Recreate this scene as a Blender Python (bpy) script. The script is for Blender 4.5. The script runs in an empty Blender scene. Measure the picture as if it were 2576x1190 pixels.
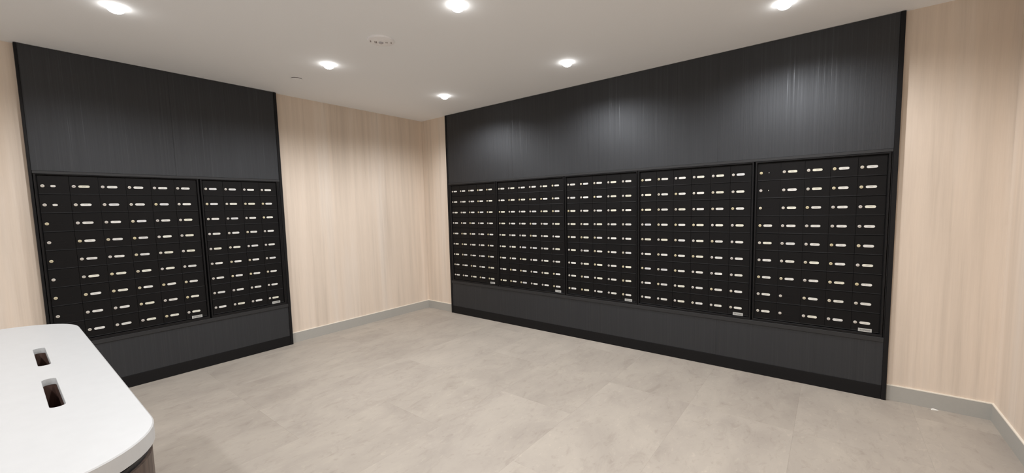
import bpy, bmesh, math, random
from mathutils import Matrix, Vector

# ------------------------------------------------------------------ camera, world, light settings
random.seed(7)
SC = bpy.context.scene
COL = SC.collection
S = 0.136            # one row of mailboxes, in metres
ZF = -11.85          # floor level counted in rows from the top row of locks


def ux(v):
    return v * S


def uz(v):
    return (v - ZF) * S


SC.view_settings.view_transform = 'Standard'
SC.view_settings.look = 'None'
SC.view_settings.gamma = 1.0
SC.view_settings.use_curve_mapping = False
SC.view_settings.exposure = 0.07
SPOT_W = 49.0
SPOT_COL = (0.985, 1.0, 1.03)
SPOT_ANGLE = math.radians(160)
LENS_EMIT = 15.0
try:
    SC.cycles.use_denoising = True
    SC.cycles.max_bounces = 10
    SC.cycles.diffuse_bounces = 6
    SC.cycles.sample_clamp_indirect = 6.0
except Exception:
    pass

cam_d = bpy.data.cameras.new('camera')
cam = bpy.data.objects.new('camera', cam_d)
COL.objects.link(cam)
SC.camera = cam
cam_d.sensor_fit = 'HORIZONTAL'
cam_d.sensor_width = 36.0
cam_d.lens = 1017.826 / 2576 * 36.0
cam_d.shift_x = -26.963 / 2576
cam_d.shift_y = 11.374 / 2576
cam_d.clip_start = 0.02
Rv = (0.0868, 0.6520, 0.0057)
th = math.sqrt(sum(a * a for a in Rv))
Rm = Matrix.Rotation(th, 3, Vector(Rv)) @ Matrix(((1, 0, 0), (0, 0, -1), (0, 1, 0)))
flip = Matrix(((1, 0, 0), (0, -1, 0), (0, 0, -1)))
cam.matrix_world = Matrix.Translation((ux(33.0236), ux(-26.9345), uz(-1.6588))) @ (Rm.transposed() @ flip).to_4x4()

W = bpy.data.worlds.new('world')
SC.world = W
W.use_nodes = True
W.node_tree.nodes['Background'].inputs[0].default_value = (0.05, 0.05, 0.05, 1)
W.node_tree.nodes['Background'].inputs[1].default_value = 0.2


# ------------------------------------------------------------------ materials
def srgb(r, g, b):
    def f(c):
        c /= 255.0
        return c / 12.92 if c <= 0.04045 else ((c + 0.055) / 1.055) ** 2.4
    return (f(r), f(g), f(b), 1.0)


class NT:
    def __init__(self, name):
        self.m = bpy.data.materials.new(name)
        self.m.use_nodes = True
        self.t = self.m.node_tree
        self.b = self.t.nodes['Principled BSDF']

    def n(self, kind, **kw):
        nd = self.t.nodes.new(kind)
        for k, v in kw.items():
            if isinstance(k, str) and k.startswith('i_'):
                nd.inputs[k[2:].replace('_', ' ')].default_value = v
            else:
                setattr(nd, k, v)
        return nd

    def l(self, a, b):
        self.t.links.new(a, b)

    def set(self, **kw):
        for k, v in kw.items():
            self.b.inputs[k.replace('_', ' ')].default_value = v
        return self

    def coords(self, scale, source='Position'):
        if source == 'Position':
            g = self.n('ShaderNodeNewGeometry')
            out = g.outputs['Position']
        else:
            g = self.n('ShaderNodeTexCoord')
            out = g.outputs[source]
        mp = self.n('ShaderNodeMapping')
        mp.inputs['Scale'].default_value = scale
        self.l(out, mp.inputs['Vector'])
        return mp.outputs['Vector']

    def noise(self, vec, scale=1.0, detail=4.0, rough=0.55, dist=0.0):
        nd = self.n('ShaderNodeTexNoise')
        nd.inputs['Scale'].default_value = scale
        nd.inputs['Detail'].default_value = detail
        nd.inputs['Roughness'].default_value = rough
        nd.inputs['Distortion'].default_value = dist
        self.l(vec, nd.inputs['Vector'])
        return nd.outputs['Fac']

    def ramp(self, fac, stops):
        r = self.n('ShaderNodeValToRGB')
        el = r.color_ramp.elements
        el[0].position, el[0].color = stops[0]
        el[1].position, el[1].color = stops[-1]
        for p, c in stops[1:-1]:
            e = el.new(p)
            e.color = c
        self.l(fac, r.inputs['Fac'])
        return r.outputs['Color']

    def mix(self, fac, a, b, mode='MIX'):
        nd = self.n('ShaderNodeMix', data_type='RGBA', blend_type=mode)
        for sock, v in ((nd.inputs[0], fac), (nd.inputs[6], a), (nd.inputs[7], b)):
            if hasattr(v, 'links'):
                self.l(v, sock)
            else:
                sock.default_value = v
        return nd.outputs[2]

    def bump(self, h, strength, dist=0.002):
        nd = self.n('ShaderNodeBump')
        nd.inputs['Strength'].default_value = strength
        nd.inputs['Distance'].default_value = dist
        self.l(h, nd.inputs['Height'])
        self.l(nd.outputs['Normal'], self.b.inputs['Normal'])


def plain(name, col, rough=0.5, metal=0.0, spec=0.5, emit=None):
    t = NT(name)
    t.set(Base_Color=col, Roughness=rough, Metallic=metal)
    t.b.inputs['Specular IOR Level'].default_value = spec
    if emit:
        t.b.inputs['Emission Color'].default_value = emit[0]
        t.b.inputs['Emission Strength'].default_value = emit[1]
    return t.m


def mat_veneer():
    t = NT('beige_wood_wallcovering')
    v1 = t.coords((5.0, 5.0, 0.22))
    v2 = t.coords((19.0, 19.0, 0.55))
    v3 = t.coords((190.0, 190.0, 6.0))
    a = t.noise(v1, 1.0, 3.0, 0.6)
    b = t.noise(v2, 1.0, 4.0, 0.6)
    c = t.noise(v3, 1.0, 2.0, 0.5)
    ca = t.ramp(a, [(0.30, srgb(209, 194, 178)), (0.5, srgb(221, 205, 188)), (0.70, srgb(225, 212, 198))])
    cb = t.ramp(b, [(0.28, (0.85, 0.845, 0.84, 1)), (0.43, (0.955, 0.955, 0.955, 1)), (0.58, (1.0, 1.0, 1.0, 1))])
    cc = t.ramp(c, [(0.35, (0.975, 0.97, 0.965, 1)), (0.65, (1, 1, 1, 1))])
    m = t.mix(1.0, ca, cb, 'MULTIPLY')
    m = t.mix(1.0, m, cc, 'MULTIPLY')
    t.l(m, t.b.inputs['Base Color'])
    t.set(Roughness=0.62)
    t.b.inputs['Specular IOR Level'].default_value = 0.3
    t.bump(c, 0.12, 0.001)
    return t.m


def mat_blackwood():
    t = NT('black_stained_oak_panel')
    v1 = t.coords((110.0, 110.0, 0.9))
    v2 = t.coords((30.0, 30.0, 0.45))
    a = t.noise(v1, 1.0, 5.0, 0.65, 0.3)
    b = t.noise(v2, 1.0, 2.0, 0.5, 0.4)
    ca = t.ramp(a, [(0.3, (0.003, 0.0029, 0.0034, 1)), (0.7, (0.008, 0.0078, 0.0090, 1))])
    t.l(ca, t.b.inputs['Base Color'])
    rr = t.ramp(a, [(0.25, (0.67, 0.67, 0.67, 1)), (0.60, (0.62, 0.62, 0.62, 1)), (0.70, (0.34, 0.34, 0.34, 1))])
    t.l(rr, t.b.inputs['Roughness'])
    t.b.inputs['Specular IOR Level'].default_value = 0.80
    t.b.inputs['Specular Tint'].default_value = (0.93, 0.96, 1.0, 1)
    h = t.mix(0.4, a, b)
    t.bump(h, 0.8, 0.002)
    return t.m


def mat_tile():
    t = NT('warm_grey_stone_tile')
    oi = t.n('ShaderNodeObjectInfo')
    g = t.n('ShaderNodeNewGeometry')
    mul = t.n('ShaderNodeVectorMath', operation='SCALE')
    comb = t.n('ShaderNodeCombineXYZ')
    t.l(oi.outputs['Random'], comb.inputs['X'])
    t.l(oi.outputs['Random'], comb.inputs['Z'])
    t.l(comb.outputs[0], mul.inputs[0])
    mul.inputs['Scale'].default_value = 57.0
    add = t.n('ShaderNodeVectorMath', operation='ADD')
    t.l(g.outputs['Position'], add.inputs[0])
    t.l(mul.outputs[0], add.inputs[1])

    def mapped(sc):
        mp = t.n('ShaderNodeMapping')
        mp.inputs['Scale'].default_value = sc
        t.l(add.outputs[0], mp.inputs['Vector'])
        return mp.outputs['Vector']
    a = t.noise(mapped((3.2, 1.8, 1)), 1.0, 5.0, 0.62, 0.4)
    b = t.noise(mapped((11.0, 5.5, 1)), 1.0, 6.0, 0.68, 0.8)
    c = t.noise(mapped((34.0, 18.0, 1)), 1.0, 3.0, 0.6, 0.5)
    ca = t.ramp(a, [(0.28, srgb(158, 149, 139)), (0.5, srgb(169, 160, 149)), (0.72, srgb(177, 168, 156))])
    cb = t.ramp(b, [(0.33, (0.90, 0.89, 0.885, 1)), (0.46, (1, 1, 1, 1)), (0.60, (1.0, 1.0, 1.0, 1)), (0.68, (1.06, 1.06, 1.05, 1))])
    cc = t.ramp(c, [(0.28, (0.90, 0.89, 0.88, 1)), (0.40, (1, 1, 1, 1)), (0.62, (1, 1, 1, 1)), (0.70, (1.09, 1.09, 1.08, 1))])
    m = t.mix(1.0, ca, cb, 'MULTIPLY')
    m = t.mix(1.0, m, cc, 'MULTIPLY')
    tone = t.ramp(oi.outputs['Random'], [(0.0, (0.945, 0.94, 0.935, 1)), (1.0, (1.02, 1.02, 1.02, 1))])
    m = t.mix(1.0, m, tone, 'MULTIPLY')
    t.l(m, t.b.inputs['Base Color'])
    t.set(Roughness=0.55)
    t.b.inputs['Specular IOR Level'].default_value = 0.35
    t.bump(b, 0.08, 0.001)
    return t.m


def mat_brownwood():
    t = NT('dark_brown_wood_veneer')
    v1 = t.coords((120.0, 120.0, 3.0))
    a = t.noise(v1, 1.0, 5.0, 0.65, 0.2)
    c = t.ramp(a, [(0.3, srgb(54, 44, 39)), (0.7, srgb(92, 76, 66))])
    t.l(c, t.b.inputs['Base Color'])
    t.set(Roughness=0.5)
    t.bump(a, 0.15, 0.001)
    return t.m


def mat_lock():
    t = NT('nickel_and_brass_lock')
    oi = t.n('ShaderNodeObjectInfo')
    c = t.ramp(oi.outputs['Random'], [(0.0, srgb(198, 192, 186)), (0.55, srgb(200, 194, 182)), (0.75, srgb(203, 193, 164)), (1.0, srgb(202, 190, 152))])
    t.l(c, t.b.inputs['Base Color'])
    t.set(Roughness=0.4, Metallic=0.15)
    return t.m


def mat_label(name, base, ink, cols, rows, w, h, seed_scale):
    """white printed strip with a short line of small illegible grey print in its middle"""
    t = NT(name)
    tc = t.n('ShaderNodeTexCoord')
    sep = t.n('ShaderNodeSeparateXYZ')
    t.l(tc.outputs['Object'], sep.inputs[0])
    oi = t.n('ShaderNodeObjectInfo')
    v = t.n('ShaderNodeVectorMath', operation='MULTIPLY')
    t.l(tc.outputs['Object'], v.inputs[0])
    v.inputs[1].default_value = seed_scale
    v2 = t.n('ShaderNodeVectorMath', operation='ADD')
    t.l(v.outputs[0], v2.inputs[0])
    cmb = t.n('ShaderNodeCombineXYZ')
    mm = t.n('ShaderNodeMath', operation='MULTIPLY')
    t.l(oi.outputs['Random'], mm.inputs[0])
    mm.inputs[1].default_value = 91.0
    t.l(mm.outputs[0], cmb.inputs['Y'])
    t.l(cmb.outputs[0], v2.inputs[1])
    no = t.noise(v2.outputs[0], 1.0, 1.0, 0.5)
    th_ = t.n('ShaderNodeMath', operation='GREATER_THAN')
    t.l(no, th_.inputs[0])
    th_.inputs[1].default_value = 0.46

    def band(sock, half):
        ab = t.n('ShaderNodeMath', operation='ABSOLUTE')
        t.l(sock, ab.inputs[0])
        lt = t.n('ShaderNodeMath', operation='LESS_THAN')
        t.l(ab.outputs[0], lt.inputs[0])
        lt.inputs[1].default_value = half
        return lt.outputs[0]
    m1 = t.n('ShaderNodeMath', operation='MULTIPLY')
    t.l(band(sep.outputs['X'], w), m1.inputs[0])
    t.l(band(sep.outputs['Z'], h), m1.inputs[1])
    m2 = t.n('ShaderNodeMath', operation='MULTIPLY')
    t.l(m1.outputs[0], m2.inputs[0])
    t.l(th_.outputs[0], m2.inputs[1])
    if base is None:
        base = t.ramp(oi.outputs['Random'], [(0.0, srgb(222, 221, 216)), (0.45, srgb(214, 212, 204)), (0.62, srgb(204, 204, 204)), (0.80, srgb(222, 220, 205)), (1.0, srgb(216, 213, 194))])
    c = t.mix(m2.outputs[0], base, ink)
    t.l(c, t.b.inputs['Base Color'])
    t.set(Roughness=0.4)
    return t.m


M_WALL = mat_veneer()
M_PANEL = mat_blackwood()
M_TILE = mat_tile()
M_WOOD = mat_brownwood()
M_LOCK = mat_lock()
M_LABEL = mat_label('white_name_strip', None, srgb(166, 164, 158), 1, 1, 0.010, 0.0022, (700, 1, 900))
M_PLATE = mat_label('silver_notice_sticker', srgb(176, 176, 172), srgb(112, 113, 112), 1, 1, 0.029, 0.0050, (200, 1, 620))


def mat_paint(name, col, rough, sc, strength, spec=0.3):
    t = NT(name)
    v = t.coords((1, 1, 1))
    n = t.noise(v, sc, 3.0, 0.6)
    c = t.ramp(n, [(0.3, tuple(x * 0.97 for x in col[:3]) + (1,)), (0.7, col)])
    t.l(c, t.b.inputs['Base Color'])
    t.set(Roughness=rough)
    t.b.inputs['Specular IOR Level'].default_value = spec
    t.bump(n, strength, 0.001)
    return t.m


M_CEIL = mat_paint('white_ceiling_paint', srgb(245, 247, 249), 0.8, 160.0, 0.10)
M_BASEB = mat_paint('grey_baseboard_paint', srgb(168, 165, 158), 0.55, 60.0, 0.03)
M_LIT_CAULK = plain('white_caulk_lit_edge', srgb(232, 224, 210), 0.6)
M_GROUT = plain('grey_joint', srgb(120, 112, 102), 0.8)
M_TRIM = mat_paint('black_trim', (0.006, 0.0056, 0.0060, 1), 0.5, 300.0, 0.05, 0.22)
M_RAIL = mat_paint('black_rail', (0.010, 0.0098, 0.0105, 1), 0.62, 300.0, 0.05, 0.6)
M_DOOR = mat_paint('black_powder_coat', (0.0052, 0.0046, 0.0046, 1), 0.55, 900.0, 0.05, 0.16)
M_FRAME = mat_paint('black_anodised_frame', (0.0065, 0.006, 0.0064, 1), 0.42, 500.0, 0.03, 0.22)
M_HOUSE = plain('matt_black_housing', (0.004, 0.004, 0.004, 1), 0.8)
M_KEY = plain('dark_keyhole', (0.06, 0.05, 0.04, 1), 0.5)
M_TOP = mat_paint('white_solid_surface', srgb(180, 180, 179), 0.4, 25.0, 0.01)
M_BAND = plain('dark_metal_band', (0.03, 0.03, 0.032, 1), 0.35, 0.6)
M_CHUTE = plain('brown_chute', srgb(92, 70, 62), 0.5)
M_RING = plain('white_trim_ring', srgb(240, 241, 242), 0.4)
M_LENS = plain('lit_lens', (1, 1, 1, 1), 0.4, emit=((1.0, 0.985, 0.955, 1), LENS_EMIT))
M_ALARM = plain('white_alarm_plastic', srgb(238, 238, 240), 0.4)
M_ALARMD = plain('grey_print_and_gap_shade', srgb(118, 108, 106), 0.5)
M_STROBE = plain('clear_grey_strobe', srgb(172, 170, 174), 0.15, 0.0, 0.8)
M_PAPER = plain('white_paper', srgb(240, 238, 232), 0.7)


# ------------------------------------------------------------------ mesh helpers
def empty(name, loc=(0, 0, 0), rz=0.0):
    o = bpy.data.objects.new(name, None)
    o.empty_display_size = 0.1
    COL.objects.link(o)
    o.location = loc
    o.rotation_euler = (0, 0, rz)
    return o


def tag(o, label=None, cat=None, group=None, kind=None):
    if label:
        o['label'] = label
    if cat:
        o['category'] = cat
    if group:
        o['group'] = group
    if kind:
        o['kind'] = kind
    return o


def finish(bm, name, mats, smooth=False):
    bmesh.ops.recalc_face_normals(bm, faces=bm.faces[:])
    me = bpy.data.meshes.new(name)
    bm.to_mesh(me)
    bm.free()
    for m in (mats if isinstance(mats, (list, tuple)) else [mats]):
        me.materials.append(m)
    if smooth:
        for p in me.polygons:
            p.use_smooth = True
    return me


def link(name, me, parent=None, loc=(0, 0, 0), rot=(0, 0, 0)):
    o = bpy.data.objects.new(name, me)
    COL.objects.link(o)
    o.location = loc
    o.rotation_euler = rot
    o.parent = parent
    return o


def add_box(bm, x0, x1, y0, y1, z0, z1, mi=0):
    vs = [bm.verts.new((x, y, z)) for x in (x0, x1) for y in (y0, y1) for z in (z0, z1)]
    for f in ((0, 1, 3, 2), (4, 6, 7, 5), (0, 4, 5, 1), (2, 3, 7, 6), (0, 2, 6, 4), (1, 5, 7, 3)):
        bm.faces.new([vs[i] for i in f]).material_index = mi


def bevel(bm, w, seg=1):
    bmesh.ops.bevel(bm, geom=bm.edges[:], offset=w, segments=seg, affect='EDGES', profile=0.5, clamp_overlap=True)


def box_mesh(name, mat, x0, x1, y0, y1, z0, z1, bv=0.0):
    bm = bmesh.new()
    add_box(bm, x0, x1, y0, y1, z0, z1)
    if bv:
        bevel(bm, bv)
    return finish(bm, name, mat)


def add_lathe(bm, prof, seg=32, mi=0, axis='Z', center=(0, 0, 0)):
    """revolve (r, h) pairs; axis Z: h is z; axis Y: h is y"""
    rings = []
    for r, h in prof:
        if r < 1e-6:
            p = (0, 0, h) if axis == 'Z' else (0, h, 0)
            rings.append([bm.verts.new(Vector(p) + Vector(center))])
            continue
        ring = []
        for i in range(seg):
            a = 2 * math.pi * i / seg
            p = (r * math.cos(a), r * math.sin(a), h) if axis == 'Z' else (r * math.cos(a), h, r * math.sin(a))
            ring.append(bm.verts.new(Vector(p) + Vector(center)))
        rings.append(ring)
    for a, b in zip(rings, rings[1:]):
        for i in range(seg):
            j = (i + 1) % seg
            if len(a) == 1 and len(b) == 1:
                continue
            if len(a) == 1:
                f = (a[0], b[i], b[j])
            elif len(b) == 1:
                f = (a[i], a[j], b[0])
            else:
                f = (a[i], a[j], b[j], b[i])
            bm.faces.new(f).material_index = mi


def add_prism(bm, pts, ya, yb, mi=0):
    """closed outline of (x, z) points extruded from y=ya to y=yb"""
    A = [bm.verts.new((x, ya, z)) for x, z in pts]
    B = [bm.verts.new((x, yb, z)) for x, z in pts]
    n = len(pts)
    bm.faces.new(A).material_index = mi
    bm.faces.new(B[::-1]).material_index = mi
    for i in range(n):
        j = (i + 1) % n
        bm.faces.new((A[i], B[i], B[j], A[j])).material_index = mi


def stadium(w, h, seg=6, cx=0.0, cy=0.0):
    r = h / 2
    pts = []
    for s, a0 in ((1, -90), (-1, 90)):
        for k in range(seg + 1):
            a = math.radians(a0 + 180 * k / seg)
            pts.append((cx + s * (w / 2 - r) + r * math.cos(a), cy + r * math.sin(a)))
    return pts


# ------------------------------------------------------------------ the room
ZC = uz(7.22)                    # ceiling height
WX, WY = -0.038, 0.022           # faces of the left wall and of the back wall
WR = ux(39.18)                   # face of the right wall
WF = -6.4                        # front wall behind the viewer
RX0, RX1 = ux(3.42), ux(35.50)   # panelled bay in the back wall
LX0, LX1 = ux(-25.60), ux(-13.47)  # panelled bay in the left wall
T = 0.30                         # wall depth
LIP = 0.012                      # how far the bay opening hides behind the side trims

bm = bmesh.new()
add_box(bm, WX - T, RX0 + LIP, WY, WY + T, 0, ZC)
add_box(bm, RX1 - LIP, WR + T, WY, WY + T, 0, ZC)
add_box(bm, RX0 + LIP, RX1 - LIP, WY + T - 0.05, WY + T, 0, ZC)
wall_back = link('wall_back', finish(bm, 'wall_back', M_WALL))
bm = bmesh.new()
add_box(bm, WX - T, WX, LX1 - LIP, WY, 0, ZC)
add_box(bm, WX - T, WX, WF, LX0 + LIP, 0, ZC)
add_box(bm, WX - T, WX - T + 0.05, LX0 + LIP, LX1 - LIP, 0, ZC)
wall_left = link('wall_left', finish(bm, 'wall_left', M_WALL))
wall_right = link('wall_right', box_mesh('wall_right', M_WALL, WR, WR + T, WF, WY, 0, ZC))
wall_front = link('wall_front', box_mesh('wall_front', M_CEIL, WX - T, WR + T, WF - T, WF, 0, ZC))
ceiling = link('ceiling', box_mesh('ceiling', M_CEIL, WX - T, WR + T, WF - T, WY + T, ZC, ZC + 0.1))
floor = link('floor', box_mesh('floor', M_GROUT, WX - T, WR + T, WF - T, WY + T, -0.08, -0.004))
for o in (wall_back, wall_left, wall_right, wall_front, ceiling, floor):
    tag(o, kind='structure')

# floor tiles: 0.605 m columns along y, 1.21 m long, every piece its own object
xs = [1.93 + 0.6045 * k for k in range(-4, 7)]
xs = [WX] + [x for x in xs if WX + 0.05 < x < WR - 0.05] + [WR]
for i, (xa, xb) in enumerate(zip(xs, xs[1:])):
    ph = -1.41 if i in (0, 1, 2, 3, 5) or i > 8 else -0.815
    ph += (0.0, 0.005, -0.006, 0.0, 0.003, 0.0, 0.0, -0.004, 0.0, 0.0)[i % 10]
    ys = [ph - 1.215 * k for k in range(-2, 6)]
    ys = [WY] + [y for y in ys if WF + 0.05 < y < WY - 0.03] + [WF]
    for ya, yb in zip(ys, ys[1:]):
        g = 0.0001
        me = box_mesh('tile', M_TILE, xa + g, xb - g, yb + g, ya - g, -0.004, 0.0, 0.00015)
        link('tile', me, floor)

# baseboards with white caulk on top, its pale colour also painting the lit edge
BH = 0.104


def baseboard(name, segs):
    bm = bmesh.new()
    bc = bmesh.new()
    for (x0, x1, y0, y1, wall) in segs:
        add_box(bm, x0, x1, y0, y1, 0.0, BH)
        d = 0.002
        add_box(bc, x0, x1, y0, y1, BH, BH + 0.006)
    o = link(name, finish(bm, name, M_BASEB))
    tag(o, kind='structure')
    c = link('caulk_lit_edge', finish(bc, 'caulk_lit_edge', M_LIT_CAULK), o)
    return o


BT = 0.010
baseboard('baseboard_back', [(WX + BT, RX0 - 0.0005, WY - BT, WY, 'b'), (RX1 + 0.0005, WR, WY - BT, WY, 'b')])
baseboard('baseboard_left', [(WX, WX + BT, LX1 + 0.0005, WY, 'l'), (WX, WX + BT, WF, LX0 - 0.0005, 'l')])
baseboard('baseboard_right', [(WR - BT, WR, WF, WY - BT, 'r')])


# ------------------------------------------------------------------ black panelled surrounds
def surround(name, label, loc, rz, x0, x1, seams_up, seams_dn, wall_y, inner0, inner1):
    root = empty(name, loc, rz)
    tag(root, label, 'wall panelling')
    yf, yb = -0.004, 0.016
    zt0, zt1 = uz(0.665), uz(0.815)      # rail over the mailboxes
    zb0, zb1 = uz(-8.86), uz(-8.62)      # rail under the mailboxes
    zk = uz(-11.13)
    top = ZC - 0.004
    wa, wb = min(0.026, inner0 - x0 - 0.0015), min(0.026, x1 - inner1 - 0.0015)
    # upper and lower boards
    for seams, za, zb in ((seams_up, zt1, top), (seams_dn, zk, zb0)):
        cuts = [x0 + wa] + seams + [x1 - wb]
        for a, b in zip(cuts, cuts[1:]):
            link('panel', box_mesh('panel', M_PANEL, a + 0.0002, b - 0.0002, yf, yb, za + 0.001, zb - 0.001, 0.0005), root)
    # full-height side trims
    for a, b in ((x0, x0 + wa), (x1 - wb, x1)):
        link('side_trim', box_mesh('side_trim', M_TRIM, a, b, -0.010, wall_y - 0.0005, 0.0, top, 0.0015), root)
    # rails, with a small ledge lip
    link('rail', box_mesh('rail', M_RAIL, x0 + wa + 0.0005, x1 - wb - 0.0005, -0.009, yb, zt0, zt1, 0.0015), root)
    link('rail', box_mesh('rail', M_RAIL, x0 + wa + 0.0005, x1 - wb - 0.0005, -0.012, yb, zb0, zb1, 0.0015), root)
    link('kick_plate', box_mesh('kick_plate', M_TRIM, x0 + wa + 0.0005, x1 - wb - 0.0005, -0.006, yb, 0.0, zk, 0.001), root)
    # filler strips between the side trims and the outer mailbox frames
    for a, b in ((x0 + wa + 0.0005, inner0 - 0.0015), (inner1 + 0.0015, x1 - wb - 0.0005)):
        if b - a > 0.001:
            link('filler_strip', box_mesh('filler_strip', M_TRIM, a, b, -0.004, yb, zb1, zt0), root)
    return root


PITCH = 1.1092
UNITS = [  # first lock, columns, wall, label
    (4.0815, 5, 'R', 'black five-column mailbox unit nearest the inner corner, small in the distance'),
    (9.9330, 6, 'R', 'black six-column mailbox unit second from the inner corner on the long wall'),
    (16.9068, 5, 'R', 'black five-column mailbox unit in the middle of the long wall'),
    (22.7389, 6, 'R', 'black six-column mailbox unit beside the large right-end unit, all labels white'),
    (29.7248, 5, 'R', 'large black five-column mailbox unit at right end with some labels missing'),
    (-25.1847, 6, 'L', 'black six-column mailbox unit behind the white table, unlabelled first column'),
    (-18.1877, 4, 'L', 'narrow black four-column mailbox unit on the short left wall'),
]
DL, DT, DB = 0.16, 0.545, 0.455      # door: left of the lock, above it and below it
FW = 0.14                            # frame beyond the doors


def span(u):
    a = u[0] - DL
    return ux(a - FW), ux(a + PITCH * u[1] + FW)


surround('mailbox_surround', 'black wood-grain panelling around five mailbox units on the long back wall', (0, 0, 0), 0,
         RX0, RX1, [ux(11.49), ux(19.52), ux(27.40)], [ux(11.49), ux(19.52), ux(27.49)], WY, span(UNITS[0])[0], span(UNITS[4])[1])
surround('mailbox_surround', 'black wood-grain panelling around two mailbox units on the left wall by the table', (0, 0, 0), math.pi / 2,
         LX0, LX1, [ux(-19.65)], [], -WX, span(UNITS[5])[0], span(UNITS[6])[1])

# ------------------------------------------------------------------ mailbox units
GAP = 0.0010


def door_mesh():
    w0, w1 = ux(-DL) + GAP, ux(-DL + PITCH) - GAP
    z0, z1 = -ux(DB) + GAP, ux(DT) - GAP
    prof = [(0.008, z0), (0.008, z1), (0.001, z1), (0.0, z1 - 0.0012), (0.0, z0 + 0.006), (-0.0022, z0 + 0.0015), (-0.0015, z0)]
    bm = bmesh.new()
    A = [bm.verts.new((w0, y, z)) for y, z in prof]
    B = [bm.verts.new((w1, y, z)) for y, z in prof]
    n = len(prof)
    bm.faces.new(A)
    bm.faces.new(B[::-1])
    for i in range(n):
        j = (i + 1) % n
        bm.faces.new((A[i], A[j], B[j], B[i]))
    return finish(bm, 'door', M_DOOR)


def lock_mesh():
    bm = bmesh.new()
    add_lathe(bm, [(0.0, -0.0042), (0.0066, -0.0042), (0.0072, -0.0036), (0.0076, -0.0036), (0.0098, -0.0030), (0.0104, -0.0018), (0.0104, 0.001)], 20, 0, 'Y')
    add_box(bm, -0.0036, 0.0036, -0.0046, -0.0040, -0.0011, 0.0011, 1)
    return finish(bm, 'lock', [M_LOCK, M_KEY])


def label_mesh(w=0.059, h=0.0175):
    bm = bmesh.new()
    add_prism(bm, stadium(w, h), -0.0012, 0.0005)
    return finish(bm, 'label', M_LABEL)


def holder_mesh():
    bm = bmesh.new()
    out, inn = stadium(0.062, 0.020), stadium(0.057, 0.015)
    n = len(out)
    L = [[bm.verts.new((x, y, z)) for x, z in pts] for pts, y in ((out, 0.0003), (out, -0.0012), (inn, -0.0012), (inn, 0.0003))]
    for a, b in zip(L, L[1:]):
        for i in range(n):
            j = (i + 1) % n
            bm.faces.new((a[i], a[j], b[j], b[i]))
    return finish(bm, 'label_holder', M_FRAME)


DOOR, LOCK, LABEL, HOLDER = door_mesh(), lock_mesh(), label_mesh(), holder_mesh()
SHORT = label_mesh(0.026, 0.0150)
bm = bmesh.new()
add_prism(bm, [(-0.002, -0.004), (0.003, -0.004), (0.003, 0.002), (0.0005, 0.004), (-0.0008, 0.001)], -0.0010, 0.0004)
SCRAP = finish(bm, 'label', M_LABEL)
bm = bmesh.new()
add_box(bm, -0.037, 0.037, -0.0012, 0.0004, -0.0118, 0.0118)
PLATE = finish(bm, 'notice_sticker', M_PLATE)

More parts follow.
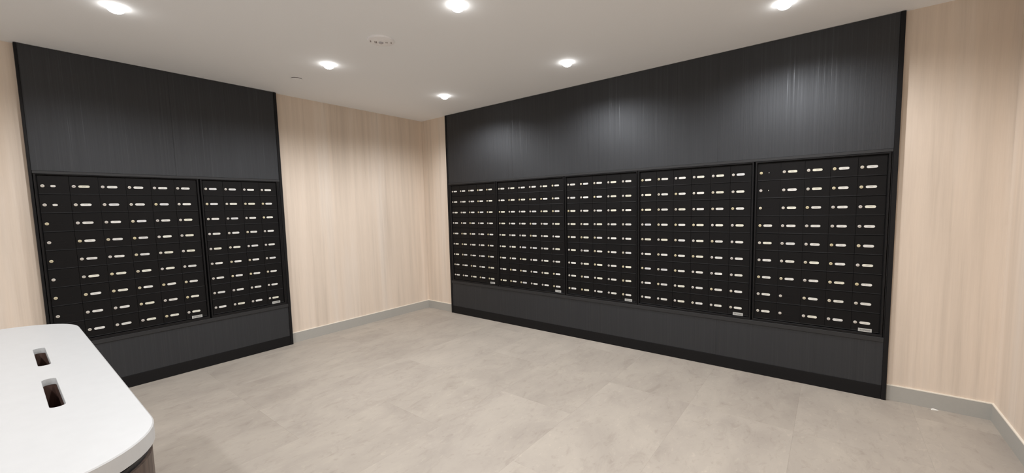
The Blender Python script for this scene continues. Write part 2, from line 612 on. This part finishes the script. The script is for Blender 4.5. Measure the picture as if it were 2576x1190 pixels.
LABX = 0.386
rngd = random.Random(11)
for ui, (sx, ncol, wall, lab) in enumerate(UNITS):
    root = empty('mailbox_unit', (0, 0, 0), 0 if wall == 'R' else math.pi / 2)
    tag(root, lab, 'mailbox', 'mailbox units on the long back wall' if wall == 'R' else 'mailbox units on the left wall')
    dz = 0.0 if wall == 'R' else 0.03
    a, b = span((sx, ncol))
    ztop, zbot = uz(0.66), uz(-8.615)
    # origin of the unit at its lower left corner
    if wall == 'R':
        root.location = (a, 0, zbot)
        inv = Vector((a, 0, zbot))
    else:
        root.location = (0, a, zbot)
        inv = Vector((a, 0, zbot))
    # housing behind the doors
    link('housing', box_mesh('housing', M_HOUSE, a + 0.003 - inv.x, b - 0.003 - inv.x, 0.0095, 0.16, 0.002, ztop - 0.002 - inv.z), root)
    # frame ring, mitred, with a sloping inner edge
    bm = bmesh.new()
    e = 0.002
    i0, i1 = ux(sx - DL - 0.028) - inv.x, ux(sx - DL + PITCH * ncol + 0.028) - inv.x
    k0, k1 = uz(-8 - DB - 0.028 + dz) - inv.z, uz(DT + 0.028 + dz) - inv.z
    X0, X1, Z0, Z1 = e - 0.0, b - e - inv.x, 0.0005, ztop - inv.z - 0.0005
    loops = []
    for (p0, p1, q0, q1, y) in ((X0, X1, Z0, Z1, 0.010), (X0, X1, Z0, Z1, -0.010), (X0 + 0.001, X1 - 0.001, Z0 + 0.001, Z1 - 0.001, -0.011),
                                (i0 - 0.003, i1 + 0.003, k0 - 0.003, k1 + 0.003, -0.011), (i0, i1, k0, k1, -0.007), (i0, i1, k0, k1, 0.010)):
        loops.append([bm.verts.new(v) for v in ((p0, y, q0), (p1, y, q0), (p1, y, q1), (p0, y, q1))])
    for A, B in zip(loops, loops[1:]):
        for i in range(4):
            j = (i + 1) % 4
            bm.faces.new((A[i], A[j], B[j], B[i]))
    link('frame', finish(bm, 'frame', M_FRAME), root)
    for c in range(ncol):
        for r in range(9):
            x = ux(sx + c * PITCH) - inv.x
            z = uz(-r + dz) - inv.z
            d = link('door', DOOR, root, (x, 0.0, z), (math.radians(rngd.uniform(-0.12, 0.12)), 0, math.radians(rngd.uniform(-0.08, 0.08))))
            link('lock', LOCK, d, (0, 0, 0), (0, rngd.choice((0, 0, 0.1, -0.15, math.pi / 2)), 0))
            missing = (ui == 5 and c == 0) or (ui == 4 and ((c == 0 and r < 3) or (c == 1 and r > 6)))
            if missing:
                link('label_holder', HOLDER, d, (ux(LABX), 0, 0))
                if ui == 5 and r < 2:
                    tag(link('label', SHORT, d, (ux(LABX - 0.02), 0, 0)), 'short torn piece of white label')
                elif ui == 4 and r < 2:
                    tag(link('label', SCRAP, d, (ux(LABX - 0.01), -0.0002, 0.001)), 'tiny leftover scrap of white label')
            else:
                link('label', LABEL, d, (ux(LABX), 0, 0), (0, math.radians(rngd.uniform(-0.6, 0.6)), 0))
    tag(link('notice_sticker', PLATE, root, (ux(sx + (ncol - 1) * PITCH + 0.40) - inv.x, -0.0035, uz(-8.362 + dz) - inv.z)),
        'silver sticker with small dark print at lower right')


# ------------------------------------------------------------------ white-topped table with two drop slots
def rounded_rect(x0, x1, y0, y1, ra, rb, seg=14):
    pts = []
    for cx, cy, r, a0 in ((x1 - rb, y1 - rb, rb, 0), (x0 + ra, y1 - ra, ra, 90), (x0 + ra, y0 + ra, ra, 180), (x1 - rb, y0 + rb, rb, 270)):
        for k in range(seg + 1):
            a = math.radians(a0 + 90.0 * k / seg)
            pts.append((cx + r * math.cos(a), cy + r * math.sin(a)))
    return pts


TX0, TX1, TY0, TY1, TZ, TT = 1.700, 3.432, -3.975, -3.472, 0.92, 0.036
tc = ((TX0 + TX1) / 2, (TY0 + TY1) / 2)
table = empty('island_table', (tc[0], tc[1], 0))
tag(table, 'white-topped island table with rounded ends and two drop slots, dark wood body', 'table')
SLOTS = [(2.3785, -3.5975, 0.283), (2.837, -3.600, 0.290)]
SW = 0.0275


def rel(pts):
    return [(x - tc[0], y - tc[1]) for x, y in pts]


def cap(bm, loops):
    es = []
    for L in loops:
        n = len(L)
        for i in range(n):
            e_ = bm.edges.get((L[i], L[(i + 1) % n])) or bm.edges.new((L[i], L[(i + 1) % n]))
            es.append(e_)
    bmesh.ops.triangle_fill(bm, use_beauty=True, use_dissolve=False, edges=es)


bm = bmesh.new()
TS = 0.019
RA, RB = 0.235, 0.19
c = 0.0025
steps = [(TT, -c), (TT - c, 0.0), (TT - TS, 0.0)]
outer = [[bm.verts.new((x, y, TZ - TT + h)) for x, y in rel(rounded_rect(TX0 - g, TX1 + g, TY0 - g, TY1 + g, RA + g, RB + g))] for h, g in steps]
holes = []
for sx_, sy_, sl in SLOTS:
    hl = []
    for h, g in ((TT, 0.0008), (TT - 0.0008, 0.0), (TT - TS, 0.0)):
        hl.append([bm.verts.new((x, y, TZ - TT + h)) for x, y in rel(stadium(sl + 2 * g, SW + 2 * g, 8, sx_, sy_))])
    holes.append(hl)
for st in [outer] + holes:
    for A, B in zip(st, st[1:]):
        n = len(A)
        for i in range(n):
            j = (i + 1) % n
            bm.faces.new((A[i], A[j], B[j], B[i]))
cap(bm, [outer[0]] + [h[0] for h in holes])
cap(bm, [outer[-1]] + [h[-1] for h in holes])
link('tabletop', finish(bm, 'tabletop', M_TOP), table)


def shell(name, mat, ins, thick, z0, z1):
    bm = bmesh.new()
    L = []
    for g, z in ((ins, z0), (ins, z1), (ins + thick, z1), (ins + thick, z0)):
        L.append([bm.verts.new((x, y, z)) for x, y in rel(rounded_rect(TX0 + g, TX1 - g, TY0 + g, TY1 - g, RA - g, RB - g))])
    L.append(L[0])
    for A, B in zip(L, L[1:]):
        n = len(A)
        for i in range(n):
            j = (i + 1) % n
            bm.faces.new((A[i], A[j], B[j], B[i]))
    return link(name, finish(bm, name, mat), table)


shell('edge_band', M_TOP, 0.0, 0.040, TZ - TT, TZ - TS)
shell('body', M_WOOD, 0.006, 0.018, 0.0, TZ - TT - 0.022)
shell('metal_band', M_BAND, 0.012, 0.012, TZ - TT - 0.022, TZ - TT - 0.010)
shell('shadow_gap', M_HOUSE, 0.022, 0.012, TZ - TT - 0.010, TZ - TT)
for sx_, sy_, sl in SLOTS:
    bm = bmesh.new()
    L = []
    for g, z in ((0.001, TZ - TS - 0.075), (0.001, TZ - TS - 0.0003), (0.004, TZ - TS - 0.0003), (0.004, TZ - TS - 0.075)):
        L.append([bm.verts.new((x, y, z)) for x, y in rel(stadium(sl + 2 * g, SW + 2 * g, 8, sx_, sy_))])
    L.append(L[0])
    for A, B in zip(L, L[1:]):
        n = len(A)
        for i in range(n):
            j = (i + 1) % n
            bm.faces.new((A[i], A[j], B[j], B[i]))
    link('slot_chute', finish(bm, 'slot_chute', M_CHUTE), table)


# ------------------------------------------------------------------ ceiling fixtures
def ring_mesh():
    bm = bmesh.new()
    add_lathe(bm, [(0.0435, -0.0002), (0.0435, -0.0016), (0.047, -0.0018), (0.051, -0.0008), (0.053, 0.0)], 40)
    return finish(bm, 'trim_ring', M_RING, True)


def lens_mesh():
    bm = bmesh.new()
    add_lathe(bm, [(0.0, -0.036), (0.012, -0.0353), (0.023, -0.0320), (0.032, -0.0258), (0.039, -0.0165), (0.0428, -0.0070), (0.0431, 0.0)], 40)
    return finish(bm, 'lens', M_LENS, True)


RING, LENSM = ring_mesh(), lens_mesh()
spot = bpy.data.lights.new('downlight_beam', 'SPOT')
spot.energy = SPOT_W
spot.color = SPOT_COL
spot.spot_size = SPOT_ANGLE
spot.spot_blend = 0.62
spot.shadow_soft_size = 0.035
DL_LABELS = {
    (0, 0): 'small-looking recessed downlight nearest the inner corner of the room',
    (1, 0): 'recessed downlight over the middle of the long mailbox wall',
    (2, 0): 'recessed downlight over the right-end mailbox unit, cut by frame top',
    (0, 1): 'recessed downlight between the small sprinkler cover and the round alarm',
    (1, 1): 'recessed downlight at the top edge, nearest to the round ceiling alarm',
    (0, 2): 'recessed downlight over the left wall mailboxes and white table, cut by frame top',
    (2, 1): 'recessed downlight over the open floor near the right wall',
    (1, 3): 'added unseen downlight behind the viewer, nearer one of two toward the left',
    (1, 4): 'added unseen downlight behind the viewer, farther one of two toward the left',
    (2, 3): 'added unseen downlight behind the viewer near the right wall, third along it',
    (2, 4): 'added unseen downlight behind the viewer near the right wall, last along it',
    (2, 2): 'recessed downlight overhead near the right wall',
}
for ix, lx in enumerate((8.53, 19.70, 31.02)):
    for iy, ly in enumerate((-4.62, -13.85, -23.04, -32.3, -41.5)):  # rearmost rows are unseen lamps, added so more bounce reaches the ceiling
        if (ix, iy) in ((1, 2), (0, 3), (0, 4)):
            continue
        root = empty('downlight', (ux(lx), ux(ly), ZC))
        tag(root, DL_LABELS.get((ix, iy), 'added unseen downlight on the ceiling behind the viewer'), 'ceiling light', 'recessed downlights in a grid on the ceiling')
        link('trim_ring', RING, root)
        link('lens', LENSM, root)
        lo = bpy.data.objects.new('downlight_beam', spot)
        COL.objects.link(lo)
        lo.parent = root
        lo.location = (0, 0, -0.06)

# round alarm (speaker with strobe)
alarm = empty('ceiling_alarm', (ux(13.98), ux(-13.87), ZC), math.radians(53))
tag(alarm, 'round white ceiling alarm with grey strobe between two downlights', 'alarm')
bm = bmesh.new()
add_lathe(bm, [(0.0, -0.016), (0.052, -0.016), (0.056, -0.0145), (0.080, -0.0125), (0.088, -0.010), (0.091, -0.006), (0.091, 0.0)], 48)
link('faceplate', finish(bm, 'faceplate', M_ALARM), alarm)
bm = bmesh.new()
add_lathe(bm, [(0.0, -0.025), (0.009, -0.0245), (0.014, -0.022), (0.016, -0.019), (0.016, -0.016)], 24)
link('strobe', finish(bm, 'strobe', M_STROBE, True), alarm)
for k, (px_, py_) in enumerate(((-0.040, -0.006), (-0.030, -0.006), (-0.040, 0.012), (-0.030, 0.012), (0.034, -0.004), (0.043, -0.004))):
    bm = bmesh.new()
    add_box(bm, px_ - 0.0028, px_ + 0.0028, py_ - 0.007, py_ + 0.007, -0.0172, -0.0158)
    link('sound_slot', finish(bm, 'sound_slot', M_ALARMD), alarm)
bm = bmesh.new()
for s in (-1, 1):
    for k in range(4):
        y = -0.012 + 0.008 * k
        add_box(bm, s * 0.069 - 0.004, s * 0.069 + 0.004, y - 0.0018, y + 0.0018, -0.0142, -0.0120)
link('side_marking', finish(bm, 'side_marking', M_ALARMD), alarm)

# concealed sprinkler cover
sp = empty('sprinkler_cover', (ux(4.40), ux(-13.90), ZC))
tag(sp, 'small flat white sprinkler cover plate in the ceiling near left panelling', 'sprinkler')
bm = bmesh.new()
add_lathe(bm, [(0.0, -0.008), (0.043, -0.008), (0.045, -0.0072), (0.045, -0.006), (0.0, -0.006)], 40)
link('cover_plate', finish(bm, 'cover_plate', M_CEIL), sp)
bm = bmesh.new()
add_lathe(bm, [(0.043, -0.006), (0.043, 0.0)], 32)
link('gap_shade_ring', finish(bm, 'gap_shade_ring', M_ALARMD), sp)  # dark grey ring paints the shade in the gap above the plate

# scrap on the floor
for px_, py_, rz_, lab in ((ux(37.25), ux(0.0), 0.4, 'white paper scrap on the floor against the baseboard by the right wall'),):
    bm = bmesh.new()
    A = [bm.verts.new(v) for v in ((-0.018, -0.008, 0.0004), (0.020, -0.010, 0.0004), (0.014, 0.004, 0.002), (-0.004, 0.002, 0.009), (-0.014, 0.004, 0.002))]
    B = [bm.verts.new(v.co + Vector((0, 0, 0.0008))) for v in A]
    bm.faces.new(A)
    bm.faces.new(B[::-1])
    for i in range(5):
        j = (i + 1) % 5
        bm.faces.new((A[i], B[i], B[j], A[j]))
    o = link('paper_scrap', finish(bm, 'paper_scrap', M_PAPER), None, (px_, py_ - 0.002, 0.0), (0, 0, rz_))
    tag(o, lab, 'paper')
